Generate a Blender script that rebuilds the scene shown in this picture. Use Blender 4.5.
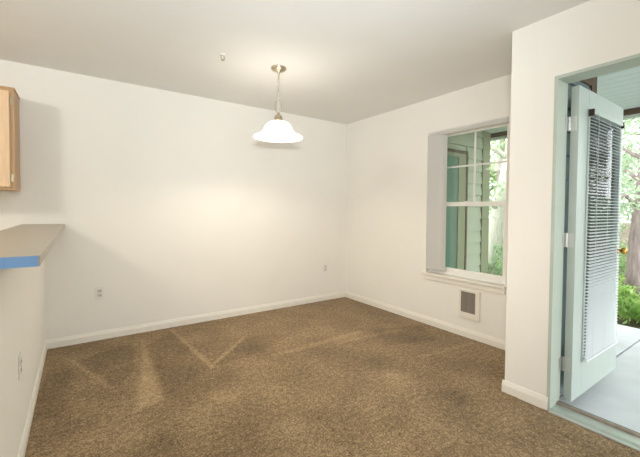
import bpy, math, random
import numpy as np
from mathutils import Matrix, Vector

for o in list(bpy.data.objects):
    bpy.data.objects.remove(o, do_unlink=True)
scn = bpy.context.scene
COL = scn.collection
random.seed(7)
rng = np.random.default_rng(7)

# ------------------------------------------------------------------ camera
CAM = Vector((-3.1275, -3.8392, 1.2413))
YAW, PIT, ROL = .608864, .0262796, .0080413
FPX, PPX, PPY = 348.104, 320.0, 218.54          # focal length and optical centre in pixels
FW = Vector((math.sin(YAW) * math.cos(PIT), math.cos(YAW) * math.cos(PIT), -math.sin(PIT)))
_r = Vector((math.cos(YAW), -math.sin(YAW), 0))
_u = _r.cross(FW)
R2 = _r * math.cos(ROL) + _u * math.sin(ROL)
U2 = _u * math.cos(ROL) - _r * math.sin(ROL)
BK = -FW
cd = bpy.data.cameras.new('camera')
cd.sensor_width = 36.0
cd.lens = FPX * 36.0 / 640.0
cd.clip_start = 0.02
cam = bpy.data.objects.new('camera', cd)
COL.objects.link(cam)
cd.shift_y = (PPY - 228.5) / 640.0
cam.matrix_world = Matrix(((R2.x, U2.x, BK.x, CAM.x), (R2.y, U2.y, BK.y, CAM.y), (R2.z, U2.z, BK.z, CAM.z), (0, 0, 0, 1)))
scn.camera = cam

# ------------------------------------------------------------------ world, lights, exposure
vs = scn.view_settings
vs.view_transform = 'Standard'
vs.look = 'None'
vs.gamma = 1.0
vs.use_curve_mapping = False
vs.exposure = 0.0

world = bpy.data.worlds.new('overcast_sky')
scn.world = world
world.use_nodes = True
wn = world.node_tree.nodes['Background']
wn.inputs['Color'].default_value = (0.95, 0.985, 1.0, 1)
wn.inputs['Strength'].default_value = 4.4


def lamp(name, kind, loc, energy, color, rot=(0, 0, 0), **kw):
    d = bpy.data.lights.new(name, kind)
    d.energy = energy
    d.color = color
    for k, v in kw.items():
        setattr(d, k, v)
    o = bpy.data.objects.new(name, d)
    o.location = loc
    o.rotation_euler = rot
    COL.objects.link(o)
    return o


# daylight of the living-room window behind the camera
lamp('living_room_daylight', 'AREA', (-2.6, -7.42, 1.35), 34, (.80, .91, 1.0), (math.radians(90), 0, 0), shape='RECTANGLE', size=2.6, size_y=1.5)
# kitchen ceiling lamp, left of the bar
lamp('kitchen_lamp_light', 'POINT', (-4.95, -1.80, 2.33), 60, (1.0, .96, .88), shadow_soft_size=.15)
# fill light added behind the camera to brighten the room
lamp('rear_fill_light', 'POINT', (-3.6, -5.6, 2.10), 38, (.97, .98, 1.0), shadow_soft_size=.14)
# the photographer's flash, just above the lens
lamp('camera_flash', 'SPOT', (-3.15, -3.87, 1.47), 118, (1.0, .96, .89), tuple((FW + R2 * .10 - U2 * .06).to_track_quat('-Z', 'Y').to_euler()), spot_size=math.radians(78), spot_blend=1.0, shadow_soft_size=.05)
# added fill spot aimed upward to brighten the ceiling
lamp('ceiling_fill_spot', 'SPOT', (-3.1, -3.95, 1.50), 225, (.78, .90, 1.0), tuple(Vector((.36, .84, .8)).to_track_quat('-Z', 'Y').to_euler()), spot_size=math.radians(110), spot_blend=1.0, shadow_soft_size=.06)
# bulb of the pendant lamp
PX, PY = -1.713, -1.178
lamp('pendant_bulb_light', 'POINT', (PX, PY, 1.94), 21, (1.0, .91, .76), shadow_soft_size=.04)


# ------------------------------------------------------------------ materials
def lin(c):
    return tuple((v / 12.92 if v <= .04045 else ((v + .055) / 1.055) ** 2.4) for v in (x / 255 for x in c))


class NT:
    def __init__(self, name):
        self.m = bpy.data.materials.new(name)
        self.m.use_nodes = True
        self.t = self.m.node_tree
        self.b = self.t.nodes['Principled BSDF']

    def n(self, kind, **kw):
        x = self.t.nodes.new(kind)
        for k, v in kw.items():
            if k.startswith('_'):
                setattr(x, k[1:], v)
            else:
                x.inputs[k.replace('__', ' ')].default_value = v
        return x

    def l(self, a, ao, b, bi):
        self.t.links.new(a.outputs[ao], b.inputs[bi])


def rgba(c):
    return (c[0], c[1], c[2], 1)


def mat(name, srgb, rough=.55, metal=0, var=.06, scale=8, bump=0, bscale=150, spec=.4, stretch=None):
    """painted/plain surface: colour with a little procedural mottling and fine relief"""
    k = NT(name)
    c = lin(srgb)
    tc = k.n('ShaderNodeTexCoord')
    src, so = tc, 'Object'
    if stretch:
        mp = k.n('ShaderNodeMapping')
        mp.inputs['Scale'].default_value = stretch
        k.l(tc, 'Object', mp, 'Vector')
        src, so = mp, 'Vector'
    no = k.n('ShaderNodeTexNoise', Scale=scale, Detail=4)
    k.l(src, so, no, 'Vector')
    rp = k.n('ShaderNodeValToRGB')
    rp.color_ramp.elements[0].position = .3
    rp.color_ramp.elements[1].position = .7
    rp.color_ramp.elements[0].color = rgba([v * (1 - var) for v in c])
    rp.color_ramp.elements[1].color = rgba([min(1, v * (1 + var)) for v in c])
    k.l(no, 'Fac', rp, 'Fac')
    k.l(rp, 'Color', k.b, 'Base Color')
    k.b.inputs['Roughness'].default_value = rough
    k.b.inputs['Metallic'].default_value = metal
    k.b.inputs['Specular IOR Level'].default_value = spec
    if bump:
        n2 = k.n('ShaderNodeTexNoise', Scale=bscale, Detail=3)
        k.l(tc, 'Object', n2, 'Vector')
        bp = k.n('ShaderNodeBump', Strength=bump, Distance=.002)
        k.l(n2, 'Fac', bp, 'Height')
        k.l(bp, 'Normal', k.b, 'Normal')
    return k.m


M = {}
M['wall'] = mat('wall_paint', (243, 239, 231), .75, var=.012, scale=2, bump=.12, bscale=90, spec=.25)
M['ceiling'] = mat('ceiling_paint', (245, 243, 239), .85, var=.012, scale=2, bump=.25, bscale=70, spec=.2)
M['trim'] = mat('trim_paint', (240, 235, 224), .45, var=.012)
M['frame_white'] = mat('door_frame_paint', (188, 198, 186), .45, var=.015)
M['vinyl'] = mat('window_vinyl', (242, 240, 234), .4, var=.01)
M['vane'] = mat('blind_vane_plastic', (228, 226, 222), .5, var=.02, scale=4)
_v = NT('blind_vane_translucent')
_v.b.inputs['Base Color'].default_value = rgba(lin((232, 230, 226)))
_v.b.inputs['Roughness'].default_value = .5
_n = _v.n('ShaderNodeTexNoise', Scale=30)
_b = _v.n('ShaderNodeBump', Strength=.05)
_v.l(_n, 'Fac', _b, 'Height')
_v.l(_b, 'Normal', _v.b, 'Normal')
_t = _v.n('ShaderNodeBsdfTranslucent')
_t.inputs['Color'].default_value = rgba(lin((232, 230, 226)))
_m = _v.n('ShaderNodeMixShader')
_m.inputs[0].default_value = .3
_v.t.links.new(_v.b.outputs[0], _m.inputs[1])
_v.t.links.new(_t.outputs[0], _m.inputs[2])
_v.t.links.new(_m.outputs[0], _v.t.nodes['Material Output'].inputs['Surface'])
M['vane'] = _v.m
M['slat'] = mat('blind_slat_enamel', (236, 240, 242), .4, var=.01)
M['door_paint'] = mat('door_paint', (186, 196, 190), .4, var=.02)
M['plastic_white'] = mat('switch_plastic', (238, 234, 226), .35, var=.01)
M['dark'] = mat('dark_slot', (40, 38, 36), .7)
M['slot'] = mat('receptacle_face', (212, 205, 194), .5)
M['heater_frame'] = mat('heater_enamel', (236, 230, 218), .4, var=.01)
M['heater_grille'] = mat('heater_grille_metal', (140, 132, 122), .45, metal=.6, var=.12, scale=60)
M['nickel'] = mat('brushed_nickel', (196, 184, 160), .28, metal=1, var=.05, scale=40)
M['hinge'] = mat('hinge_steel', (205, 208, 205), .35, metal=.8, var=.05)
M['brass'] = mat('brass', (205, 160, 80), .25, metal=1, var=.06)
M['maple'] = mat('maple_door', (232, 198, 160), .42, var=.05, scale=5, stretch=(14, 14, 1.2))
M['maple_dark'] = mat('maple_frame', (200, 164, 124), .45, var=.08, scale=5, stretch=(16, 16, 1.0))
M['laminate'] = mat('bar_laminate', (170, 160, 143), .35, var=.03, scale=60, bump=.03)
M['daylit_edge'] = mat('edge_band_painted_daylight', (118, 158, 204), .4, var=.03, scale=30)  # cool daylight from behind the camera, put into the base colour
M['alu'] = mat('threshold_aluminium', (188, 196, 188), .42, metal=.55, var=.06, scale=30)
M['bronze'] = mat('bronze_weather_bar', (150, 138, 126), .45, metal=.4, var=.1, scale=30)
M['gasket'] = mat('rubber_gasket', (62, 52, 46), .7)
M['concrete'] = mat('patio_concrete', (206, 209, 213), .8, var=.06, scale=5, bump=.2, bscale=60)
M['siding'] = mat('siding_paint', (118, 130, 130), .65, var=.05, scale=3, bump=.15, bscale=60, stretch=(1, 1, 12))
M['siding_closet'] = mat('closet_siding_paint', (178, 180, 166), .65, var=.05, scale=3, bump=.15, bscale=60)
M['trim_sage'] = mat('sage_trim_paint', (146, 146, 124), .6, var=.05, scale=6)
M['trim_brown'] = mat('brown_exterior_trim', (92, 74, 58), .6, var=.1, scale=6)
M['closet_door'] = mat('closet_door_paint', (98, 124, 112), .5, var=.04)
M['soffit'] = mat('soffit_paint', (214, 226, 226), .6, var=.05, scale=4)
M['fascia'] = mat('fascia_paint', (214, 222, 216), .6, var=.03)
M['bark'] = mat('tree_bark', (166, 150, 148), .9, var=.3, scale=4, bump=.9, bscale=25, stretch=(8, 8, 1.2))
M['bark_pale'] = mat('pale_tree_bark', (214, 206, 202), .9, var=.2, scale=4, bump=.7, bscale=25, stretch=(8, 8, 1.2))
M['soil'] = mat('forest_soil', (92, 84, 62), .95, var=.4, scale=3, bump=.8, bscale=30)
M['vinyl_floor'] = mat('kitchen_vinyl', (190, 178, 158), .4, var=.06)
M['lamp_glass_off'] = mat('fixture_base', (230, 228, 222), .4)


def leaf_mat(name, a, b):
    k = NT(name)
    oi = k.n('ShaderNodeTexCoord')
    no = k.n('ShaderNodeTexNoise', Scale=3.5, Detail=3)
    k.l(oi, 'Object', no, 'Vector')
    rp = k.n('ShaderNodeValToRGB')
    rp.color_ramp.elements[0].position = .35
    rp.color_ramp.elements[1].position = .65
    rp.color_ramp.elements[0].color = rgba(lin(a))
    rp.color_ramp.elements[1].color = rgba(lin(b))
    k.l(no, 'Fac', rp, 'Fac')
    k.l(rp, 'Color', k.b, 'Base Color')
    k.b.inputs['Roughness'].default_value = .6
    tr = k.n('ShaderNodeBsdfTranslucent')
    k.l(rp, 'Color', tr, 'Color')
    mx = k.n('ShaderNodeMixShader')
    mx.inputs[0].default_value = .45
    out = k.t.nodes['Material Output']
    k.t.links.new(k.b.outputs[0], mx.inputs[1])
    k.t.links.new(tr.outputs[0], mx.inputs[2])
    k.t.links.new(mx.outputs[0], out.inputs['Surface'])
    return k.m


M['leaf_a'] = leaf_mat('leaf_pale', (172, 196, 164), (216, 228, 204))
M['leaf_b'] = leaf_mat('leaf_mid', (144, 176, 128), (198, 216, 168))
M['leaf_c'] = leaf_mat('leaf_bright', (138, 178, 92), (196, 220, 140))


def glass_mat(name, tint):
    k = NT(name)
    k.t.nodes.remove(k.b)
    tp = k.n('ShaderNodeBsdfTransparent')
    tp.inputs[0].default_value = rgba(tint)
    gl = k.n('ShaderNodeBsdfGlossy', Roughness=.02)
    fr = k.n('ShaderNodeFresnel', IOR=1.45)
    mx = k.n('ShaderNodeMixShader')
    k.l(fr, 0, mx, 0)
    k.t.links.new(tp.outputs[0], mx.inputs[1])
    k.t.links.new(gl.outputs[0], mx.inputs[2])
    k.t.links.new(mx.outputs[0], k.t.nodes['Material Output'].inputs['Surface'])
    return k.m


M['glass'] = glass_mat('green_tinted_glass', (.88, .92, .86))
M['glass_clear'] = glass_mat('clear_glass', (.90, .96, .95))


def glow_mat(name, srgb, strength, emit):
    k = NT(name)
    no = k.n('ShaderNodeTexNoise', Scale=14, Detail=4, Distortion=1.5)
    tc = k.n('ShaderNodeTexCoord')
    k.l(tc, 'Object', no, 'Vector')
    rp = k.n('ShaderNodeValToRGB')
    c = lin(srgb)
    rp.color_ramp.elements[0].color = rgba([v * .9 for v in c])
    rp.color_ramp.elements[1].color = rgba(c)
    k.l(no, 'Fac', rp, 'Fac')
    k.l(rp, 'Color', k.b, 'Base Color')
    k.b.inputs['Roughness'].default_value = .35
    k.b.inputs['Emission Color'].default_value = rgba(emit)
    k.b.inputs['Emission Strength'].default_value = strength
    return k.m


M['shade'] = glow_mat('alabaster_glass_lit', (250, 246, 238), 4.7, (1, .92, .80))
M['bulb'] = glow_mat('bulb_lit', (255, 250, 240), 3.0, (1, .9, .75))
M['diffuser'] = glow_mat('lamp_diffuser_lit', (250, 248, 240), 1.5, (1, .95, .86))


def carpet_mat():
    k = NT('brown_cut_pile_carpet')
    tc = k.n('ShaderNodeTexCoord')
    at_ = k.n('ShaderNodeAttribute', _attribute_name='pile')
    n1 = k.n('ShaderNodeTexNoise', Scale=95, Detail=3, Roughness=.7)     # tufts
    n2 = k.n('ShaderNodeTexNoise', Scale=32, Detail=3, Roughness=.6)     # clumps
    n3 = k.n('ShaderNodeTexNoise', Scale=2.6, Detail=4, Roughness=.55)      # trodden patches
    for n in (n1, n2, n3):
        k.l(tc, 'Object', n, 'Vector')
    def mth(op, a, b):
        m = k.n('ShaderNodeMath', _operation=op)
        for i, v in enumerate((a, b)):
            if isinstance(v, tuple):
                k.t.links.new(v[0].outputs[v[1]], m.inputs[i])
            else:
                m.inputs[i].default_value = v
        return (m, 0)
    a = mth('MULTIPLY', mth('SUBTRACT', (n1, 0), .5), 1.7)
    b = mth('MULTIPLY', mth('SUBTRACT', (n2, 0), .5), .8)
    c = mth('MULTIPLY', mth('SUBTRACT', (n3, 0), .5), .55)
    p = mth('MULTIPLY', (at_, 'Fac'), .22)
    s = mth('ADD', mth('ADD', a, b), mth('ADD', c, p))
    f = mth('ADD', s, .5)
    rp = k.n('ShaderNodeValToRGB')
    e = rp.color_ramp.elements
    e[0].position = 0
    e[0].color = rgba(lin((64, 51, 36)))
    e[1].position = 1
    e[1].color = rgba(lin((200, 173, 134)))
    x = e.new(.5)
    x.color = rgba(lin((138, 115, 84)))
    k.l(f[0], 0, rp, 'Fac')
    k.l(rp, 'Color', k.b, 'Base Color')
    k.b.inputs['Roughness'].default_value = 1
    k.b.inputs['Specular IOR Level'].default_value = .05
    k.b.inputs['Sheen Weight'].default_value = .12
    hb = mth('ADD', (n1, 0), (n2, 0))
    bp = k.n('ShaderNodeBump', Strength=.8, Distance=.006)
    k.l(hb[0], 0, bp, 'Height')
    k.l(bp, 'Normal', k.b, 'Normal')
    return k.m


M['carpet'] = carpet_mat()


# ------------------------------------------------------------------ mesh helpers
class MB:
    def __init__(self):
        self.v, self.f = [], []

    def box(self, x0, x1, y0, y1, z0, z1):
        x0, x1 = min(x0, x1), max(x0, x1)
        y0, y1 = min(y0, y1), max(y0, y1)
        z0, z1 = min(z0, z1), max(z0, z1)
        i = len(self.v)
        self.v += [(x0, y0, z0), (x1, y0, z0), (x1, y1, z0), (x0, y1, z0), (x0, y0, z1), (x1, y0, z1), (x1, y1, z1), (x0, y1, z1)]
        self.f += [[i + a for a in q] for q in ((0, 3, 2, 1), (4, 5, 6, 7), (0, 1, 5, 4), (1, 2, 6, 5), (2, 3, 7, 6), (3, 0, 4, 7))]
        return self

    def prism(self, pts, d):
        """closed 3-D outline pts swept along vector d"""
        i, n = len(self.v), len(pts)
        d = Vector(d)
        self.v += [tuple(p) for p in pts] + [tuple(Vector(p) + d) for p in pts]
        self.f += [[i + j for j in range(n)][::-1], [i + n + j for j in range(n)]]
        self.f += [[i + j, i + (j + 1) % n, i + n + (j + 1) % n, i + n + j] for j in range(n)]
        return self

    def tube(self, path, r, seg=8, cap=True):
        path = [Vector(p) for p in path]
        rs = r if isinstance(r, (list, tuple)) else [r] * len(path)
        base = len(self.v)
        ref = None
        for k, p in enumerate(path):
            t = (path[min(k + 1, len(path) - 1)] - path[max(k - 1, 0)]).normalized()
            if ref is None:
                ref = t.orthogonal().normalized()
            ref = (ref - t * ref.dot(t)).normalized()
            b = t.cross(ref)
            for s in range(seg):
                a = 2 * math.pi * s / seg
                self.v.append(tuple(p + (ref * math.cos(a) + b * math.sin(a)) * rs[k]))
        for k in range(len(path) - 1):
            for s in range(seg):
                a, b2 = base + k * seg + s, base + k * seg + (s + 1) % seg
                self.f.append([a, b2, b2 + seg, a + seg])
        if cap:
            self.f.append([base + s for s in range(seg)][::-1])
            e = base + (len(path) - 1) * seg
            self.f.append([e + s for s in range(seg)])
        return self

    def ring(self, c, R, r, u, w, seg=16, ss=6, sx=1.0):
        """torus around centre c in the plane u,w"""
        u, w, c = Vector(u), Vector(w), Vector(c)
        n = u.cross(w)
        base = len(self.v)
        for i in range(seg):
            a = 2 * math.pi * i / seg
            d = u * math.cos(a) * sx + w * math.sin(a)
            for j in range(ss):
                b = 2 * math.pi * j / ss
                self.v.append(tuple(c + d * R + (d.normalized() * math.cos(b) + n * math.sin(b)) * r))
        for i in range(seg):
            for j in range(ss):
                i2, j2 = (i + 1) % seg, (j + 1) % ss
                self.f.append([base + i * ss + j, base + i2 * ss + j, base + i2 * ss + j2, base + i * ss + j2])
        return self

    def lathe(self, prof, c=(0, 0, 0), seg=40, axis='z'):
        base = len(self.v)
        for r, h in prof:
            for s in range(seg):
                a = 2 * math.pi * s / seg
                p = (r * math.cos(a), r * math.sin(a), h)
                if axis == 'y':
                    p = (p[0], p[2], p[1])
                elif axis == 'x':
                    p = (p[2], p[0], p[1])
                self.v.append((c[0] + p[0], c[1] + p[1], c[2] + p[2]))
        for k in range(len(prof) - 1):
            for s in range(seg):
                a, b = base + k * seg + s, base + k * seg + (s + 1) % seg
                self.f.append([a, b, b + seg, a + seg])
        return self

    def mesh(self, name, m, off=(0, 0, 0), smooth=False):
        me = bpy.data.meshes.new(name)
        me.from_pydata([(a - off[0], b - off[1], c - off[2]) for a, b, c in self.v], [], self.f)
        me.validate()
        me.update()
        import bmesh
        bm = bmesh.new()
        bm.from_mesh(me)
        bmesh.ops.recalc_face_normals(bm, faces=bm.faces[:])
        bm.to_mesh(me)
        bm.free()
        me.materials.append(M[m])
        if smooth:
            for p in me.polygons:
                p.use_smooth = True
        return me


ROOT = {}


def tag(o, label=None, cat=None, group=None, kind=None):
    if label:
        o['label'] = label
    if cat:
        o['category'] = cat
    if group:
        o['group'] = group
    if kind:
        o['kind'] = kind
    return o


def thing(name, loc, label=None, cat=None, group=None, kind=None):
    o = bpy.data.objects.new(name, None)
    o.empty_display_size = .1
    o.location = loc
    COL.objects.link(o)
    ROOT[o] = Vector(loc)
    return tag(o, label, cat, group, kind)


def put(name, mb, m, parent=None, bevel=0, smooth=False, label=None, seg=2):
    """world-space mesh builder -> object; under a parent its origin is the thing's base"""
    if parent is None:
        vs_ = np.array(mb.v)
        off = Vector(((vs_[:, 0].min() + vs_[:, 0].max()) / 2, (vs_[:, 1].min() + vs_[:, 1].max()) / 2, vs_[:, 2].min()))
    else:
        off = ROOT[parent]
    me = mb.mesh(name, m, off, smooth)
    o = bpy.data.objects.new(name, me)
    COL.objects.link(o)
    if parent is None:
        o.location = off
        ROOT[o] = off
    else:
        o.parent = parent
        ROOT[o] = off
    if bevel:
        b = o.modifiers.new('bevel', 'BEVEL')
        b.width = bevel
        b.segments = seg
        b.limit_method = 'ANGLE'
    if label:
        o['label'] = label
    return o


def twin(src, offset, parent=None):
    """another piece sharing the mesh of src"""
    o = src.copy()
    COL.objects.link(o)
    o.parent = parent or src.parent
    o.location = Vector(src.location) + Vector(offset)
    ROOT[o] = ROOT[src]
    return o


def struct(name, mb, m, parent=None, bevel=0, label=None):
    o = put(name, mb, m, parent, bevel, label=label)
    o['kind'] = 'structure'
    return o


def floor_at(x, y):
    d = -BK * FPX + R2 * (x - 320) - U2 * (y - PPY)
    t = -CAM.z / d.z
    return (CAM.x + d.x * t, CAM.y + d.y * t)


# ------------------------------------------------------------------ the room shell
H = 2.44
XL, XK = -3.366, -6.2            # bar wall face, kitchen side wall
XD, YN = -.729, -2.6325            # door wall face, its corner with the nook
YR = -7.5                        # living-room rear wall
JY, JY2, JZ = -2.913, -3.79, 2.044   # door opening

# carpet: fine grid with the lie of the pile (vacuum strokes) as an attribute
def carpet():
    x0, x1, y0, y1, st = XL - .05, .0, -7.5, 0.0, .02
    nx, ny = int((x1 - x0) / st) + 1, int((y1 - y0) / st) + 1
    X, Y = np.meshgrid(np.linspace(x0, x1, nx), np.linspace(y0, y1, ny))
    pile = np.zeros_like(X)

    def poly(px, amt, soft=.035):
        P = np.array([floor_at(*p) for p in px])
        c = P.mean(0)
        d = np.full(X.shape, 1e9)
        for i in range(len(P)):
            a, b = P[i], P[(i + 1) % len(P)]
            n = np.array([-(b - a)[1], (b - a)[0]])
            n /= np.linalg.norm(n)
            if n @ (c - a) < 0:
                n = -n
            d = np.minimum(d, n[0] * (X - a[0]) + n[1] * (Y - a[1]))
        t = np.clip(d / soft + .5, 0, 1)
        pile[:] += amt * t

    def stroke(p, q, w, amt):
        a, b = np.array(floor_at(*p)), np.array(floor_at(*q))
        L2 = ((b - a) ** 2).sum()
        t = np.clip(((X - a[0]) * (b - a)[0] + (Y - a[1]) * (b - a)[1]) / L2, 0, 1)
        dd = np.hypot(X - a[0] - t * (b - a)[0], Y - a[1] - t * (b - a)[1])
        pile[:] += amt * np.clip((w - dd) / (w * .6), 0, 1)

    def blob(p, r, amt):
        a = floor_at(*p)
        pile[:] += amt * np.exp(-((X - a[0]) ** 2 + (Y - a[1]) ** 2) / r ** 2)

    poly([(143.5, 344), (136, 412), (165, 400)], 1.0)
    poly([(75, 362), (112, 388), (135, 372), (132, 342)], -.55)
    poly([(50, 360), (38, 415), (66, 420), (72, 368)], -.5)
    poly([(148, 345), (168, 398), (208, 368), (172, 332)], -.45)
    poly([(213, 366), (246, 336), (290, 334), (262, 352)], -.42)
    stroke((72, 360), (112, 388), .022, .9)
    stroke((117, 368), (136, 360), .022, .7)
    stroke((172, 330), (212, 367), .025, .9)
    stroke((212, 366), (246, 336), .028, .9)
    stroke((276, 355), (360, 332), .05, .6)
    stroke((340, 342), (398, 330), .05, .5)
    stroke((421, 357), (472, 343), .04, .5)
    poly([(372, 330), (388, 345), (440, 340), (420, 325)], -.5)
    poly([(300, 345), (380, 352), (430, 372), (340, 372)], -.25)
    for p, r, a in (((225, 398), .13, .6), ((195, 413), .13, .5), ((325, 398), .14, .55), ((295, 427), .11, .55), ((130, 435), .10, .6),
                    ((394, 376), .08, .7), ((368, 402), .12, .5), ((270, 385), .12, .35), ((400, 420), .15, -.4), ((90, 440), .1, .5),
                    ((60, 430), .12, -.4), ((240, 430), .12, -.35), ((455, 395), .14, -.35), ((165, 440), .1, -.4), ((500, 430), .2, -.3),
                    ((350, 440), .12, -.3), ((440, 430), .1, .3)):
        blob(p, r, a)
    me = bpy.data.meshes.new('floor')
    # real relief of the pile
    Z = rng.normal(0, .0012, X.shape) + pile * .001
    keep = np.ones(X.shape, bool)
    V = np.stack([X, Y, Z], -1).reshape(-1, 3)
    idx = np.arange(nx * ny).reshape(ny, nx)
    q = np.stack([idx[:-1, :-1], idx[:-1, 1:], idx[1:, 1:], idx[1:, :-1]], -1).reshape(-1, 4)
    cx, cy = V[q, 0].mean(1), V[q, 1].mean(1)
    q = q[~((cx > XD + .03) & (cy < YN - .03))]
    me.from_pydata(V.tolist(), [], q.tolist())
    a = me.attributes.new('pile', 'FLOAT', 'POINT')
    a.data.foreach_set('value', pile.reshape(-1).astype(np.float32))
    me.materials.append(M['carpet'])
    for p in me.polygons:
        p.use_smooth = True
    o = bpy.data.objects.new('floor', me)
    COL.objects.link(o)
    tag(o, 'brown cut pile carpet with vacuum strokes', kind='structure')


carpet()
struct('floor_kitchen', MB().box(XK, XL - .05, YR, 0, -.05, 0), 'vinyl_floor', label='pale vinyl kitchen floor behind the bar')
struct('floor_base', MB().box(XK, XD + .1, YR, 0, -.15, -.055).box(XD, .0, YN - .1, 0, -.15, -.055), 'soil', label='concrete base under the carpet')

WT = .16
struct('ceiling', MB().box(XK - .1, WT, YR - .1, .1, H, H + .12), 'ceiling', label='off white textured ceiling')
struct('wall_back', MB().box(XK - .1, WT, 0, .12, -.1, H), 'wall', label='long cream wall behind the pendant lamp')
WY0, WY1, WZ0, WZ1 = -2.25, -1.390, .568, 2.073
struct('wall_right', MB().box(0, WT, YN, WY0, -.1, H).box(0, WT, WY1, 0, -.1, H).box(0, WT, WY0, WY1, -.1, WZ0).box(0, WT, WY0, WY1, WZ1, H), 'wall', label='cream wall with the window')
struct('wall_nook', MB().box(XD, WT, YN - .167, YN, -.1, H), 'wall', label='short return wall beside the window')
struct('wall_door', MB().box(XD, XD + .13, JY + .02, YN - .167, -.1, H).box(XD, XD + .13, JY2 - .02, JY + .02, JZ + .02, H).box(XD, XD + .13, YR, JY2 - .02, -.1, H), 'wall', label='white wall around the patio door')
struct('wall_left', MB().box(XL - .115, XL, -2.47, 0, 0, 1.061), 'wall', label='low cream wall carrying the bar top')
struct('wall_kitchen', MB().box(XK - .12, XK, YR, 0, -.1, H), 'wall', label='far kitchen side wall')
struct('wall_rear', MB().box(XK - .1, XD + .13, YR - .12, YR, -.1, H), 'wall', label='living room wall behind the camera')


def baseboard(name, a, b, n, label):
    """stepped skirting from a to b (xy), n = direction into the room"""
    a, b, n = Vector((*a, 0)), Vector((*b, 0)), Vector((*n, 0))
    prof = [(0, 0), (.013, 0), (.013, .052), (.011, .056), (.011, .060), (.008, .066), (.006, .076), (.003, .080), (0, .080)]
    pts = [a + n * p + Vector((0, 0, z)) for p, z in prof]
    struct(name, MB().prism(pts, b - a), 'trim', label=label)


baseboard('baseboard_back', (XL, 0), (0, 0), (0, -1), 'white skirting along the long back wall')
baseboard('baseboard_right', (0, 0), (0, YN), (-1, 0), 'white skirting under the window')
baseboard('baseboard_left', (XL, 0), (XL, -2.47), (1, 0), 'white skirting along the low bar wall')
baseboard('baseboard_door', (XD, YN + .013), (XD, JY + .012), (-1, 0), 'short white skirting beside the patio door')
baseboard('baseboard_nook', (XD, YN), (0, YN), (0, 1), 'white skirting on the return wall')

# ------------------------------------------------------------------ window
w = thing('window_1', (0.07, (WY0 + WY1) / 2, WZ0), 'white vinyl single hung window with gridded upper sash', kind='structure')
FX0, FX1 = .055, .125
put('window_frame', MB().box(FX0, FX1, WY0, WY0 + .028, WZ0, WZ1).box(FX0, FX1, WY1 - .028, WY1, WZ0, WZ1)
    .box(FX0, FX1, WY0 + .028, WY1 - .028, WZ1 - .028, WZ1).box(FX0, FX1, WY0 + .028, WY1 - .028, WZ0, WZ0 + .028), 'vinyl', w, .003)
ya, yb = WY0 + .028, WY1 - .028
MR = 1.306


def sash(name, x0, x1, z0, z1, rb, rt, st=.03):
    s = put(name, MB().box(x0, x1, ya, ya + st, z0, z1).box(x0, x1, yb - st, yb, z0, z1)
            .box(x0, x1, ya + st, yb - st, z0, z0 + rb).box(x0, x1, ya + st, yb - st, z1 - rt, z1), 'vinyl', w, .003)
    p = put('pane', MB().box((x0 + x1) / 2 - .002, (x0 + x1) / 2 + .002, ya + st - .004, yb - st + .004, z0 + rb - .004, z1 - rt + .004), 'glass', s)
    return s


us = sash('upper_sash', .092, .118, MR - .02, WZ1 - .028, .034, .026)
put('muntin', MB().box(.0995, .1035, -1.888, -1.871, MR + .014, WZ1 - .054), 'vinyl', us)
put('muntin', MB().box(.0990, .1030, ya + .03, yb - .03, 1.686, 1.702), 'vinyl', us)
ls = sash('lower_sash', .062, .088, WZ0 + .028, MR + .022, .045, .042)
put('sash_lock', MB().box(.05, .064, -1.838, -1.802, MR + .018, MR + .03), 'vinyl', ls, .002)
put('window_sill', MB().box(-.032, .056, WY0 - .012, WY1 + .03, WZ0 - .024, WZ0), 'trim', w, .004)
put('apron', MB().box(-.014, 0, WY0 - .006, WY1 + .018, WZ0 - .075, WZ0 - .024), 'trim', w, .003)

# stacked vertical blind
vb = thing('vertical_blind', (-.005, -1.52, WZ1 - .05), 'white vertical blind drawn open into a stack at the window side', 'blind')
put('headrail', MB().box(.002, .046, WY0 + .004, WY1 - .004, WZ1 - .042, WZ1 - .004), 'vinyl', vb, .003)
put('valance', MB().box(-.006, .0, WY0 + .004, WY1 - .004, WZ1 - .036, WZ1 - .001), 'vane', vb, .001)
v0 = None
for i in range(13):
    y = WY1 - .020 - i * .0108
    if v0 is None:
        mb = MB()
        pts = []
        n = 6
        for j in range(n + 1):
            u = j / n
            bow = .007 * math.sin(math.pi * u)
            pts.append((-.018 + .055 * u - bow * .8, y - .068 * u - bow * .6, .612))
        out = [(a, b, c) for a, b, c in pts] + [(a, b + .0012, c) for a, b, c in pts[::-1]]
        mb.prism(out, (0, 0, WZ1 - .045 - .612))
        v0 = put('vane', mb, 'vane', vb)
    else:
        twin(v0, (0, -i * .0108, 0))
bb = put('bottom_weight', MB().prism([(-.018, WY1 - .02, .606), (-.018, WY1 - .02 - .13, .606), (.037, WY1 - .088 - .13, .606), (.037, WY1 - .088, .606)], (0, 0, .010)), 'vane', vb, .003)

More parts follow.
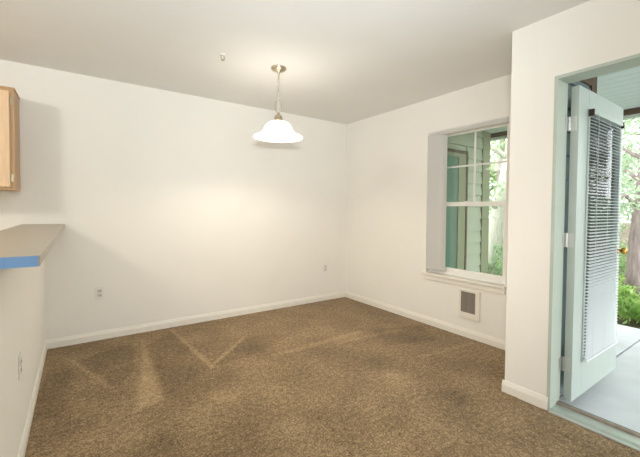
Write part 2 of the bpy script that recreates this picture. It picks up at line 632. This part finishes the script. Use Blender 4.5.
# ------------------------------------------------------------------ wall heater
wh = thing('wall_heater', (-.001, -1.922, .19), 'small white wall heater with grey grille below the window', 'heater')
hy0, hy1, hz0, hz1 = -2.024, -1.804, .182, .468
gy0, gy1, gz0, gz1 = hy0 + .045, hy1 - .022, hz0 + .062, hz1 - .022
put('frame', MB().box(-.016, -.001, hy0, gy0, hz0, hz1).box(-.016, -.001, gy1, hy1, hz0, hz1)
    .box(-.016, -.001, gy0, gy1, hz0, gz0).box(-.016, -.001, gy0, gy1, gz1, hz1), 'heater_frame', wh, .003)
put('grille_back', MB().box(-.004, -.001, gy0, gy1, gz0, gz1), 'dark', wh)
s0 = None
nl = 16
for i in range(nl):
    z = gz0 + .006 + i * (gz1 - gz0 - .012) / (nl - 1)
    if s0 is None:
        s0 = put('louver', MB().prism([(-.014, gy0, z - .005), (-.0125, gy0, z - .006), (-.005, gy0, z + .004), (-.0065, gy0, z + .005)], (0, gy1 - gy0, 0)), 'heater_grille', wh)
        z0_ = z
    else:
        twin(s0, (0, 0, z - z0_))
put('thermostat_knob', MB().lathe([(0, -.026), (.009, -.026), (.010, -.016), (0, -.016)], (0, hy1 - .05, hz0 + .03), 16, 'x'), 'heater_frame', wh)


# ------------------------------------------------------------------ electrical outlets
def outlet(c, n, label):
    """duplex outlet, c = centre on the wall, n = outward normal ('-y' or '+x')"""
    t = thing('wall_outlet', c, label, 'outlet', 'wall outlets')
    s = {'-y': lambda u, d, z: (c[0] + u, c[1] - d, c[2] + z), '+x': lambda u, d, z: (c[0] + d, c[1] + u, c[2] + z)}[n]

    def bx(mb, u0, u1, d0, d1, z0, z1):
        a, b = s(u0, d0, z0), s(u1, d1, z1)
        return mb.box(a[0], b[0], a[1], b[1], a[2], b[2])
    put('cover_plate', bx(MB(), -.036, .036, .0005, .006, -.058, .058), 'plastic_white', t, .0025)
    for k in (-1, 1):
        r = put('receptacle', bx(MB(), -.017, .017, .006, .0085, k * .020 - .0135, k * .020 + .0135), 'slot', t, .004)
        put('slots', bx(bx(MB(), -.008, -.0055, .0085, .009, k * .02 - .004, k * .02 + .006), .0055, .008, .0085, .009, k * .02 - .004, k * .02 + .006), 'dark', r)
    put('screw', bx(MB(), -.003, .003, .006, .0075, -.003, .003), 'hinge', t)


outlet((-2.962, 0, .441), '-y', 'white duplex outlet on the back wall below the bar shadow')
outlet((-.357, 0, .442), '-y', 'white duplex outlet on the back wall near the far room corner')
outlet((XL, -1.63, .467), '+x', 'white duplex outlet on the low bar wall seen edge on')

# ------------------------------------------------------------------ bar top
bar = thing('bar_top', (-3.38, -1.26, 1.061), 'beige laminate bar top on the low wall, cool daylight painted blue on its end edge', 'counter')
put('top', MB().box(-3.520, -3.222, -2.487, -.001, 1.061, 1.095), 'laminate', bar, .003)
put('edge_band', MB().box(-3.519, -3.226, -2.4895, -2.487, 1.0615, 1.094), 'daylit_edge', bar, label='edge strip on the bar end, cool daylight painted in as pale blue')

# ------------------------------------------------------------------ wall cabinet
CX0, CX1, CZ0, CZ1 = -4.42, -3.517, 1.372, 2.135
cab = thing('wall_cabinet', (-3.96, -.15, CZ0), 'maple kitchen wall cabinet hung above the end of the bar', 'cabinet')
put('body', MB().box(CX0, CX1, -.285, -.001, CZ0, CZ1), 'maple_dark', cab, .002)
ff = MB()
ff.box(CX1 - .04, CX1, -.304, -.285, CZ0, CZ1).box(CX0, CX0 + .04, -.304, -.285, CZ0, CZ1)
ff.box(CX0 + .04, CX1 - .04, -.304, -.285, CZ0, CZ0 + .035).box(CX0 + .04, CX1 - .04, -.304, -.285, CZ1 - .04, CZ1)
put('face_frame', ff, 'maple_dark', cab, .0015)
put('top_molding', MB().box(CX0 - .006, CX1 + .006, -.312, -.001, CZ1, CZ1 + .014), 'maple_dark', cab, .003)
xm = (CX0 + CX1) / 2
for s in (0, 1):
    xa, xb = (CX0 + .018, xm - .002) if s == 0 else (xm + .002, CX1 - .026)
    d = put('door', MB().box(xa, xb, -.324, -.3045, CZ0 + .020, CZ1 - .020), 'maple', cab, .004)
    hx = xa - .006 if s == 0 else xb + .006
    for hz in (CZ0 + .09, CZ1 - .09):
        put('hinge', MB().box(hx - .011, hx + .011, -.308, -.304, hz - .028, hz + .028).tube([(hx, -.311, hz - .03), (hx, -.311, hz + .03)], .005), 'nickel', d)
    kx = xb - .03 if s == 0 else xa + .03
    put('knob', MB().lathe([(0, -.028), (.012, -.026), (.014, -.02), (.006, -.014), (.006, 0), (0, 0)], (kx, -.324, CZ0 + .07), 16, 'y'), 'nickel', d, smooth=True)

# ------------------------------------------------------------------ pendant lamp
pl = thing('pendant_lamp', (PX, PY, H), 'lit pendant lamp with flared white glass shade on a nickel chain', 'lamp')
put('canopy', MB().lathe([(0, H), (.064, H), (.066, H - .006), (.060, H - .016), (.040, H - .026), (.014, H - .032), (.010, H - .042), (0, H - .044)], (PX, PY, 0)), 'nickel', pl, smooth=True)
ch = MB()
z = H - .040
zb = 2.170
k = 0
while z - .030 > zb:
    u = (1, 0, 0) if k % 2 == 0 else (0, 1, 0)
    ch.ring((PX, PY, z - .016), .016, .0026, u, (0, 0, 1), 14, 6, .55)
    z -= .027
    k += 1
put('chain', ch, 'nickel', pl, smooth=True)
put('cord', MB().tube([(PX + .004 * math.sin(i * 1.3), PY + .004 * math.cos(i * 1.3), H - .04 - i * (H - .04 - 2.05) / 14) for i in range(15)], .0022, 6), 'plastic_white', pl, smooth=True)
put('loop', MB().ring((PX, PY, 2.118), .056, .0036, (R2.x, R2.y, 0), (0, 0, 1), 28, 8, .52), 'nickel', pl, smooth=True)
put('socket_cup', MB().lathe([(0, 2.07), (.012, 2.068), (.016, 2.058), (.030, 2.046), (.034, 2.030), (.034, 2.012), (.040, 2.006), (.040, 1.994), (.0, 1.994)], (PX, PY, -.012)), 'nickel', pl, smooth=True)
sh = [(.036, 2.000), (.060, 1.997), (.086, 1.985), (.106, 1.966), (.119, 1.942), (.130, 1.918), (.146, 1.900), (.170, 1.886), (.195, 1.876), (.208, 1.868), (.207, 1.862),
      (.194, 1.868), (.168, 1.879), (.143, 1.893), (.125, 1.914), (.114, 1.940), (.101, 1.962), (.083, 1.980), (.060, 1.992), (.036, 1.995)]
so = put('shade', MB().lathe(sh, (PX, PY, -.012), 56), 'shade', pl, smooth=True, label='flared white alabaster glass shade, lit')
put('bulb_socket', MB().lathe([(.014, 1.972), (.018, 1.974), (.018, 1.994), (.0, 1.994)], (PX, PY, 0), 20), 'plastic_white', pl, smooth=True)

# ------------------------------------------------------------------ sprinkler head
SX, SY = -2.192, -1.160
sp = thing('sprinkler_head', (SX, SY, H), 'small metal fire sprinkler head on the ceiling', 'sprinkler')
put('escutcheon', MB().lathe([(0, H), (.022, H), (.021, H - .003), (.012, H - .008), (.008, H - .012), (0, H - .012)], (SX, SY, 0), 24), 'plastic_white', sp, smooth=True)
put('frame_arms', MB().tube([(SX - .008, SY, H - .012), (SX - .016, SY, H - .028), (SX, SY, H - .046)], .003, 6).tube([(SX + .008, SY, H - .012), (SX + .016, SY, H - .028), (SX, SY, H - .046)], .003, 6), 'nickel', sp)
put('deflector', MB().lathe([(0, H - .046), (.015, H - .046), (.015, H - .048), (0, H - .049)], (SX, SY, 0), 20), 'nickel', sp)

# ------------------------------------------------------------------ lamps outside the frame, the living-room one added for fill light
for nm, x, y, lab in (('kitchen_ceiling_lamp', -4.95, -1.80, 'flush kitchen ceiling lamp left of the bar'), ('fill_lamp_base', -3.6, -5.6, 'added lamp base above the fill light behind the camera')):
    t = thing(nm, (x, y, H), lab, 'lamp')
    put('base', MB().lathe([(0, H), (.07, H), (.07, H - .03), (0, H - .03)], (x, y, 0), 28), 'lamp_glass_off', t)

# ------------------------------------------------------------------ patio door: frame, threshold, door, blind
JX = -.585
fr = MB()
fr.box(XD - .002, JX, JY, JY + .02, 0, JZ).box(XD - .002, JX, JY2 - .02, JY2, 0, JZ).box(XD - .002, JX, JY2 - .02, JY + .02, JZ, JZ + .02)
struct('trim_1', fr, 'frame_white', bevel=.0015, label='white painted jamb of the patio doorway')
th = thing('trim_2', (-.64, (JY + JY2) / 2, 0), 'aluminium threshold of the patio doorway with dark gasket', kind='structure')
put('sill_plate', MB().prism([(XD - .006, JY, -.05), (XD - .006, JY, .004), (XD + .02, JY, .014), (JX - .03, JY, .016), (JX - .03, JY, -.05)], (0, JY2 - JY, 0)), 'alu', th)
put('carpet_bar', MB().prism([(XD - .022, JY, 0), (XD - .022, JY, .004), (XD - .014, JY, .009), (XD - .006, JY, .009), (XD - .006, JY, 0)], (0, JY2 - JY, 0)), 'hinge', th)
put('weather_bar', MB().prism([(JX - .052, JY, .01), (JX - .052, JY, .024), (JX - .044, JY, .030), (JX - .030, JY, .030), (JX - .030, JY, .01)], (0, JY2 - JY, 0)), 'bronze', th)
put('gasket', MB().prism([(JX - .030, JY, .0), (JX - .030, JY, .024), (JX - .016, JY, .026), (JX + .006, JY, .012), (JX + .006, JY, 0)], (0, JY2 - JY, 0)), 'gasket', th)
put('outer_lip', MB().prism([(JX + .006, JY, -.055), (JX + .006, JY, .014), (JX + .03, JY, .006), (JX + .05, JY, -.055)], (0, JY2 - JY, 0)), 'alu', th)

DX0, DX1, DY0, DY1, DZ0, DZ1 = -.566, .278, -2.969, -2.925, .030, 2.026
dr = thing('door_1', (DX0, (DY0 + DY1) / 2, DZ0), 'white glazed patio door swung fully outward', kind='structure')
LX0, LX1, LZ0, LZ1 = DX0 + .165, DX1 - .06, .27, 1.885
put('stile', MB().box(DX0, LX0, DY0, DY1, DZ0, DZ1), 'door_paint', dr, .002)
put('stile', MB().box(LX1, DX1, DY0, DY1, DZ0, DZ1), 'door_paint', dr, .002)
put('rail', MB().box(LX0, LX1, DY0, DY1, DZ0, LZ0), 'door_paint', dr, .0)
put('rail', MB().box(LX0, LX1, DY0, DY1, LZ1, DZ1), 'door_paint', dr, .0)
g = put('pane', MB().box(LX0 - .004, LX1 + .004, -2.950, -2.944, LZ0 - .004, LZ1 + .004), 'glass_clear', dr)
put('glazing_bead', MB().box(LX0 - .02, LX0 + .008, DY0 - .006, DY0, LZ0 - .02, LZ1 + .02).box(LX1 - .008, LX1 + .02, DY0 - .006, DY0, LZ0 - .02, LZ1 + .02)
    .box(LX0 + .008, LX1 - .008, DY0 - .006, DY0, LZ0 - .02, LZ0 + .008).box(LX0 + .008, LX1 - .008, DY0 - .006, DY0, LZ1 - .008, LZ1 + .02), 'door_paint', dr, .002)
for hz in (.262, 1.058, 1.793):
    hg = put('hinge', MB().box(JX - .030, DX0 - .0005, JY - .0025, JY - .0005, hz - .045, hz + .045).box(DX0 - .0024, DX0 - .0004, DY0 + .010, JY - .0025, hz - .045, hz + .045), 'hinge', dr)
    for q in (-1, 0, 1):
        put('knuckle', MB().tube([(DX0 - .009, JY - .009, hz + q * .030 - .0135), (DX0 - .009, JY - .009, hz + q * .030 + .0135)], .0075, 10), 'hinge', hg, smooth=False)
KX, KZ = DX1 - .062, .95
kn = put('knob', MB().lathe([(0, -.062), (.016, -.061), (.026, -.053), (.028, -.043), (.022, -.032), (.011, -.026), (.011, -.008), (.028, -.006), (.031, 0), (0, 0)], (KX, DY0, KZ), 24, 'y'), 'brass', dr, smooth=True, label='round brass knob')
put('deadbolt', MB().lathe([(0, -.012), (.020, -.011), (.026, -.004), (.027, 0), (0, 0)], (KX, DY0, KZ + .14), 24, 'y'), 'door_paint', dr, smooth=True)
put('latch_plate', MB().box(DX1, DX1 + .0015, DY0 + .010, DY1 - .010, KZ - .03, KZ + .03), 'brass', dr)

BX0, BX1, BZ0, BZ1 = LX0 - .022, LX1 - .040, .262, 1.895
mb_ = thing('mini_blind', ((BX0 + BX1) / 2, DY0 - .03, BZ0), 'white mini blind with open slats hung on the patio door', 'blind')
put('headrail', MB().box(BX0, BX1, DY0 - .030, DY0 - .0065, BZ1 - .026, BZ1), 'door_paint', mb_, .002)
for x in (BX0 - .004, BX1 - .012):
    put('bracket', MB().box(x, x + .016, DY0 - .034, DY0 - .0062, BZ1 - .040, BZ1 + .002), 'gasket', mb_)
put('bottom_rail', MB().box(BX0, BX1, DY0 - .033, DY0 - .010, BZ0, BZ0 + .012), 'slat', mb_, .002)
sl = None
tilt = math.radians(14)
n_sl = 74
for i in range(n_sl):
    zc = BZ0 + .024 + i * (BZ1 - .045 - BZ0 - .024) / (n_sl - 1)
    if sl is None:
        top, bot = [], []
        for j in range(5):
            u = (j / 4 - .5) * .025
            hgt = .0022 * (1 - (j / 2 - 1) ** 2)
            yy = DY0 - .0185 + u * math.cos(tilt) - hgt * math.sin(tilt)
            zz = zc + u * math.sin(tilt) + hgt * math.cos(tilt)
            top.append((BX0 + .003, yy, zz))
            bot.append((BX0 + .003, yy, zz - .0006))
        sl = put('slat', MB().prism(top + bot[::-1], (BX1 - BX0 - .006, 0, 0)), 'slat', mb_, smooth=False)
        z0_ = zc
    else:
        twin(sl, (0, 0, zc - z0_))
for x in (BX0 + .09, (BX0 + BX1) / 2, BX1 - .09):
    put('ladder_cord', MB().tube([(x, DY0 - .034, BZ0 + .01), (x, DY0 - .034, BZ1 - .03)], .0012, 5), 'slat', mb_)
put('tilt_wand', MB().tube([(BX0 + .05, DY0 - .040, BZ1 - .02), (BX0 + .052, DY0 - .042, BZ1 - .75)], .003, 6), 'glass_clear', mb_)

# ------------------------------------------------------------------ the porch
SY0 = YN - .167            # outside face of the nook wall
pf = thing('floor_patio', (.7, -3.5, -.05), 'pale concrete patio slabs with a joint', kind='structure')
put('slab', MB().box(-.60, 1.96, -2.828, -1.0, -.15, -.05), 'concrete', pf, .004)
put('slab', MB().box(-.60, 1.96, -7.0, -2.84, -.15, -.05), 'concrete', pf, .004)
put('joint_base', MB().box(-.60, 1.95, -2.84, -2.828, -.15, -.068), 'gasket', pf)

SZ = 2.39
pc = thing('ceiling_porch', (.7, -3.5, SZ), 'pale green board soffit over the patio', kind='structure')
put('deck', MB().box(XD + .13, 1.96, -7.0, SY0, SZ + .016, SZ + .04).box(WT, 1.96, SY0, -.9, SZ + .016, SZ + .04), 'trim_brown', pc)
ba = {}
x = XD + .134
while x < 1.94:
    y1 = SY0 if x < WT else -1.0
    if y1 not in ba:
        ba[y1] = (put('soffit_board', MB().box(x, x + .134, -7.0, y1, SZ, SZ + .016), 'soffit', pc, .004), x)
    else:
        twin(ba[y1][0], (x - ba[y1][1], 0, 0))
    x += .141
struct('trim_fascia', MB().box(1.93, 1.99, -7.0, -.9, SZ - .055, SZ + .10), 'trim_brown', label='dark brown beam along the porch roof edge')
struct('trim_gutter', MB().box(1.99, 2.08, -7.0, -.9, SZ - .085, SZ + .10), 'fascia', label='pale gutter board outside the porch beam')
struct('roof_porch', MB().box(XD, 2.2, -7.0, .6, SZ + .10, SZ + .18), 'trim_brown', label='porch roof deck')


def laps(parent, axis, a0, a1, plane, z0, z1, m, cuts=None):
    """lap siding boards, one object each; axis 'x': run along x on plane y facing -y; 'y': along y on plane x facing +x"""
    cache = {}
    e = .168
    z = z0
    while z < z1 - .02:
        spans = [(a0, a1)] if cuts is None or z > cuts[2] else [(a0, cuts[0]), (cuts[1], a1)]
        for s, t in spans:
            if t - s < .01:
                continue
            hh = min(e + .014, z1 - z)
            key = (s, t, round(hh, 3))
            if key not in cache:
                if axis == 'x':
                    pts = [(s, plane, z), (s, plane - .030, z), (s, plane - .006, z + hh), (s, plane, z + hh)]
                    d = (t - s, 0, 0)
                else:
                    pts = [(plane, s, z), (plane + .030, s, z), (plane + .006, s, z + hh), (plane, s, z + hh)]
                    d = (0, t - s, 0)
                cache[key] = (put('siding_board', MB().prism(pts, d), m, parent), z)
            else:
                twin(cache[key][0], (0, 0, z - cache[key][1]))
        z += e


ns = thing('wall_nook_siding', (-.2, SY0, -.05), 'grey green lap siding on the outside of the nook', kind='structure')
laps(ns, 'x', XD + .13, .10, SY0, -.05, 2.20, 'siding')
put('top_board', MB().box(XD + .13, .10, SY0 - .022, SY0, 2.20, SZ), 'trim_brown', ns)  # dark brown board across the top of the siding
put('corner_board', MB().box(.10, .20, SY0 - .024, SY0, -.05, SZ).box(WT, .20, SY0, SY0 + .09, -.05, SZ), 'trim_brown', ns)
es = thing('wall_right_siding', (WT, -1.8, -.05), 'grey green lap siding outside the window', kind='structure')
laps(es, 'y', SY0 + .09, -1.0, WT, -.05, WZ0 - .06, 'siding')

CY = -1.0
cw = thing('wall_closet', (1.0, CY, -.05), 'sage lap siding wall of the patio storage closet', kind='structure')
put('core', MB().box(WT, 1.87, CY, CY + 1.2, -.10, SZ + .05), 'siding_closet', cw)
laps(cw, 'x', WT, 1.70, CY, -.05, SZ, 'siding_closet', (.22, 1.33, 2.06))
put('corner_board', MB().box(1.70, 1.885, CY - .036, CY + .0, -.05, SZ), 'trim_sage', cw)
put('corner_board', MB().box(1.87, 1.893, CY, CY + .1, -.05, SZ), 'trim_sage', cw)
d2 = thing('door_2', (.78, CY, -.03), 'teal green closet door seen through the window', kind='structure')
put('door_slab', MB().box(.32, 1.13, CY - .012, CY, -.03, 1.97), 'closet_door', d2)
put('casing', MB().box(1.13, 1.30, CY - .024, CY, -.03, 2.02).box(.24, .32, CY - .024, CY, -.03, 2.02).box(.32, 1.13, CY - .024, CY, 1.97, 2.02), 'trim_sage', d2)
put('outer_trim', MB().box(1.30, 1.33, CY - .034, CY, -.03, 2.06).box(.22, 1.30, CY - .034, CY, 2.02, 2.06), 'trim_brown', d2)

# ------------------------------------------------------------------ garden
gx = np.linspace(1.9, 30, 60)
gy = np.linspace(-25, 25, 80)
GX, GY = np.meshgrid(gx, gy)
def ground_z(x, y):
    return -.16 - .05 * np.clip((x - 2) / 2, 0, 1) + .05 * np.sin(x * 1.7 + y) * np.cos(y * 1.3) * np.clip((x - 2) / 1.5, 0, 1) + .03 * np.clip(x - 7, 0, 30)
GZ = ground_z(GX, GY)
me = bpy.data.meshes.new('ground')
ix = np.arange(GX.size).reshape(GX.shape)
me.from_pydata(np.stack([GX, GY, GZ], -1).reshape(-1, 3).tolist(), [], np.stack([ix[:-1, :-1], ix[:-1, 1:], ix[1:, 1:], ix[1:, :-1]], -1).reshape(-1, 4).tolist())
me.materials.append(M['soil'])
go = bpy.data.objects.new('ground', me)
COL.objects.link(go)
tag(go, 'leafy forest ground beyond the patio', kind='structure')


def leaves(P, size, up=.3):
    """numpy leaf mesh: folded rhombs (two quads would be dearer), one per point"""
    n = len(P)
    d = rng.normal(size=(n, 3))
    d[:, 2] -= up
    d /= np.linalg.norm(d, axis=1)[:, None]
    e = np.cross(d, rng.normal(size=(n, 3)))
    e /= np.linalg.norm(e, axis=1)[:, None]
    nn = np.cross(d, e)
    s = size * rng.uniform(.6, 1.35, n)[:, None]
    a, c = P, P + d * s
    b = P + d * s * .45 + e * s * .32 + nn * s * .10
    f = P + d * s * .45 - e * s * .32 + nn * s * .10
    V = np.stack([a, b, c, f], 1).reshape(-1, 3)
    i = np.arange(n) * 4
    F = np.concatenate([np.stack([i, i + 1, i + 2], 1), np.stack([i, i + 2, i + 3], 1)])
    return V, F


def leaf_obj(name, P, size, m, parent=None, up=.3):
    V, F = leaves(P, size, up)
    me = bpy.data.meshes.new(name)
    off = np.array(ROOT[parent]) if parent else np.zeros(3)
    me.from_pydata((V - off).tolist(), [], F.tolist())
    me.materials.append(M[m])
    o = bpy.data.objects.new(name, me)
    COL.objects.link(o)
    if parent:
        o.parent = parent
    return o


def clumps(cents, rad, n):
    c = np.array(cents)
    w_ = rng.integers(0, len(c), n)
    d = rng.normal(size=(n, 3))
    d /= np.linalg.norm(d, axis=1)[:, None]
    return c[w_] + d * rad * rng.uniform(.3, 1, n)[:, None] ** .6


def tree(x, y, r0, r1, ht, lean, label, leafm, nl, crown_r, crown_z, size, nbr=9, kink=.05, cs=.55, bark='bark'):
    z0 = float(ground_z(x, y)) - .05
    t = thing('tree', (x, y, z0 + .05), label, 'tree', 'trees beyond the patio')
    n = 12
    path = [(x + lean[0] * k / n + kink * math.sin(k * 1.1 + x), y + lean[1] * k / n + kink * math.cos(k * .9 + y), z0 + ht * k / n) for k in range(n + 1)]
    rs = [r0 * 1.35 if k == 0 else r0 + (r1 - r0) * k / n for k in range(n + 1)]
    put('trunk', MB().tube(path, rs, 14), bark, t, smooth=True)
    tips = []
    for b in range(nbr):
        k = random.uniform(max(.25, crown_z / ht - .2), .97) * n
        p = Vector(path[int(k)])
        a = random.uniform(0, 2 * math.pi)
        L = random.uniform(.5, 1.0) * crown_r
        q = [p, p + Vector((math.cos(a) * L * .4, math.sin(a) * L * .4, L * .25)), p + Vector((math.cos(a + .2) * L, math.sin(a + .2) * L, L * random.uniform(.1, .6)))]
        rr = rs[int(k)]
        put('branch', MB().tube(q, [rr * .45, rr * .3, rr * .1], 7), bark, t, smooth=True)
        tips += [q[1], q[2], (q[1] + q[2]) / 2]
    for k in range(10):
        a = random.uniform(0, 2 * math.pi)
        L = crown_r * math.sqrt(random.random())
        tips.append(Vector((x + lean[0] * .7 + math.cos(a) * L, y + lean[1] * .7 + math.sin(a) * L, random.uniform(crown_z, ht * 1.05))))
    leaf_obj('foliage', clumps([tuple(v) for v in tips], cs, nl), size, leafm, t)
    return t


tree(4.44, -2.12, .12, .05, 4.6, (.10, -.10), 'slender pale trunked tree just outside the patio door', 'leaf_a', 2600, 1.5, 2.6, .10, 9, .03, .4)
tree(3.62, .02, .17, .12, 6.0, (.98, -.68), 'thick pale leaning tree trunk seen through the window', 'leaf_a', 2400, 2.0, 2.9, .10, 8, .01, .45, 'bark_pale')
tree(6.6, -1.2, .10, .04, 5.5, (-.1, .2), 'thin tree behind the slender trunk outside the door', 'leaf_a', 4200, 1.7, 1.2, .10)
tree(8.4, 2.2, .16, .05, 6.5, (.3, .2), 'leafy tree farther back beyond the window', 'leaf_b', 5000, 2.0, 1.0, .11)
tree(8.0, -2.6, .14, .05, 6.5, (0, .3), 'leafy tree farther back right of the door trunk', 'leaf_b', 5000, 2.0, 1.0, .11)
tree(10.5, .2, .2, .06, 8, (0, 0), 'tall tree deepest in the wood between the others', 'leaf_a', 6000, 2.4, .8, .13)
tree(5.6, -6.6, .13, .05, 5.5, (.2, 0), 'tree standing far to the right of the patio', 'leaf_b', 4000, 1.7, 1.5, .10)
tree(4.6, 3.6, .13, .05, 5.5, (0, .2), 'tree standing far to the left behind the closet', 'leaf_b', 4000, 1.7, 1.5, .10)
tree(11.0, 4.5, .2, .06, 8, (0, 0), 'tall tree at the back left of the wood', 'leaf_b', 5000, 2.4, .8, .13)
tree(11.0, -4.5, .2, .06, 8, (0, 0), 'tall tree at the back right of the wood', 'leaf_b', 5000, 2.4, .8, .13)


def shrub(x, y, r, h, n, m, label, size=.07):
    z0 = float(ground_z(x, y))
    t = thing('shrub', (x, y, z0), label, 'shrub', 'shrubs beyond the patio')
    st = MB()
    cs = []
    for k in range(7):
        a = k * 2.4
        L = r * (.3 + .6 * (k % 3) / 2)
        q = (x + math.cos(a) * L, y + math.sin(a) * L, z0 + h * (.45 + .5 * ((k * 3) % 7) / 7))
        st.tube([(x, y, z0 - .02), ((x + q[0]) / 2, (y + q[1]) / 2, z0 + (q[2] - z0) * .6), q], [.012, .009, .004], 6)
        cs.append(q)
    put('stems', st, 'bark', t)
    leaf_obj('foliage', clumps(cs, r * .45, n), size, m, t, 0)


shrub(2.75, -2.62, .30, .30, 520, 'leaf_c', 'low bright green shrub at the patio edge by the door')
shrub(3.2, -2.35, .34, .38, 560, 'leaf_c', 'bright shrub in front of the slender tree trunk')
shrub(3.6, -2.75, .4, .5, 600, 'leaf_b', 'shrub right of the slender tree trunk')
shrub(5.4, -1.9, .6, .9, 900, 'leaf_b', 'large shrub behind the slender tree trunk')
shrub(2.75, -.45, .35, .8, 700, 'leaf_a', 'tall pale shrub just right of the closet corner', .08)
shrub(3.9, -.9, .5, 1.0, 900, 'leaf_b', 'round shrub nearest the window view', .08)
shrub(4.6, .6, .6, 1.5, 1300, 'leaf_a', 'tall pale shrub under the leaning trunk', .08)
shrub(2.6, -3.4, .35, .35, 560, 'leaf_c', 'low shrub along the patio edge to the right')
shrub(2.5, -1.7, .3, .3, 480, 'leaf_c', 'low shrub at the patio edge between door and window')
shrub(6.6, -4.5, .8, 1.7, 1500, 'leaf_a', 'tall pale shrub far right of the patio', .09)
shrub(8.6, -5.4, .9, 1.9, 1500, 'leaf_b', 'tall shrub farthest right behind the patio', .09)
gcx = rng.uniform(2.02, 9, 9000)
gcy = rng.uniform(-6, 4, 9000)
iv = leaf_obj('ivy_ground_cover', np.stack([gcx, gcy, ground_z(gcx, gcy) + rng.uniform(.02, .11, 9000)], -1), .085, 'leaf_c', None, -.1)
tag(iv, 'bright green ivy covering the ground beyond the patio', 'ivy', kind='stuff')
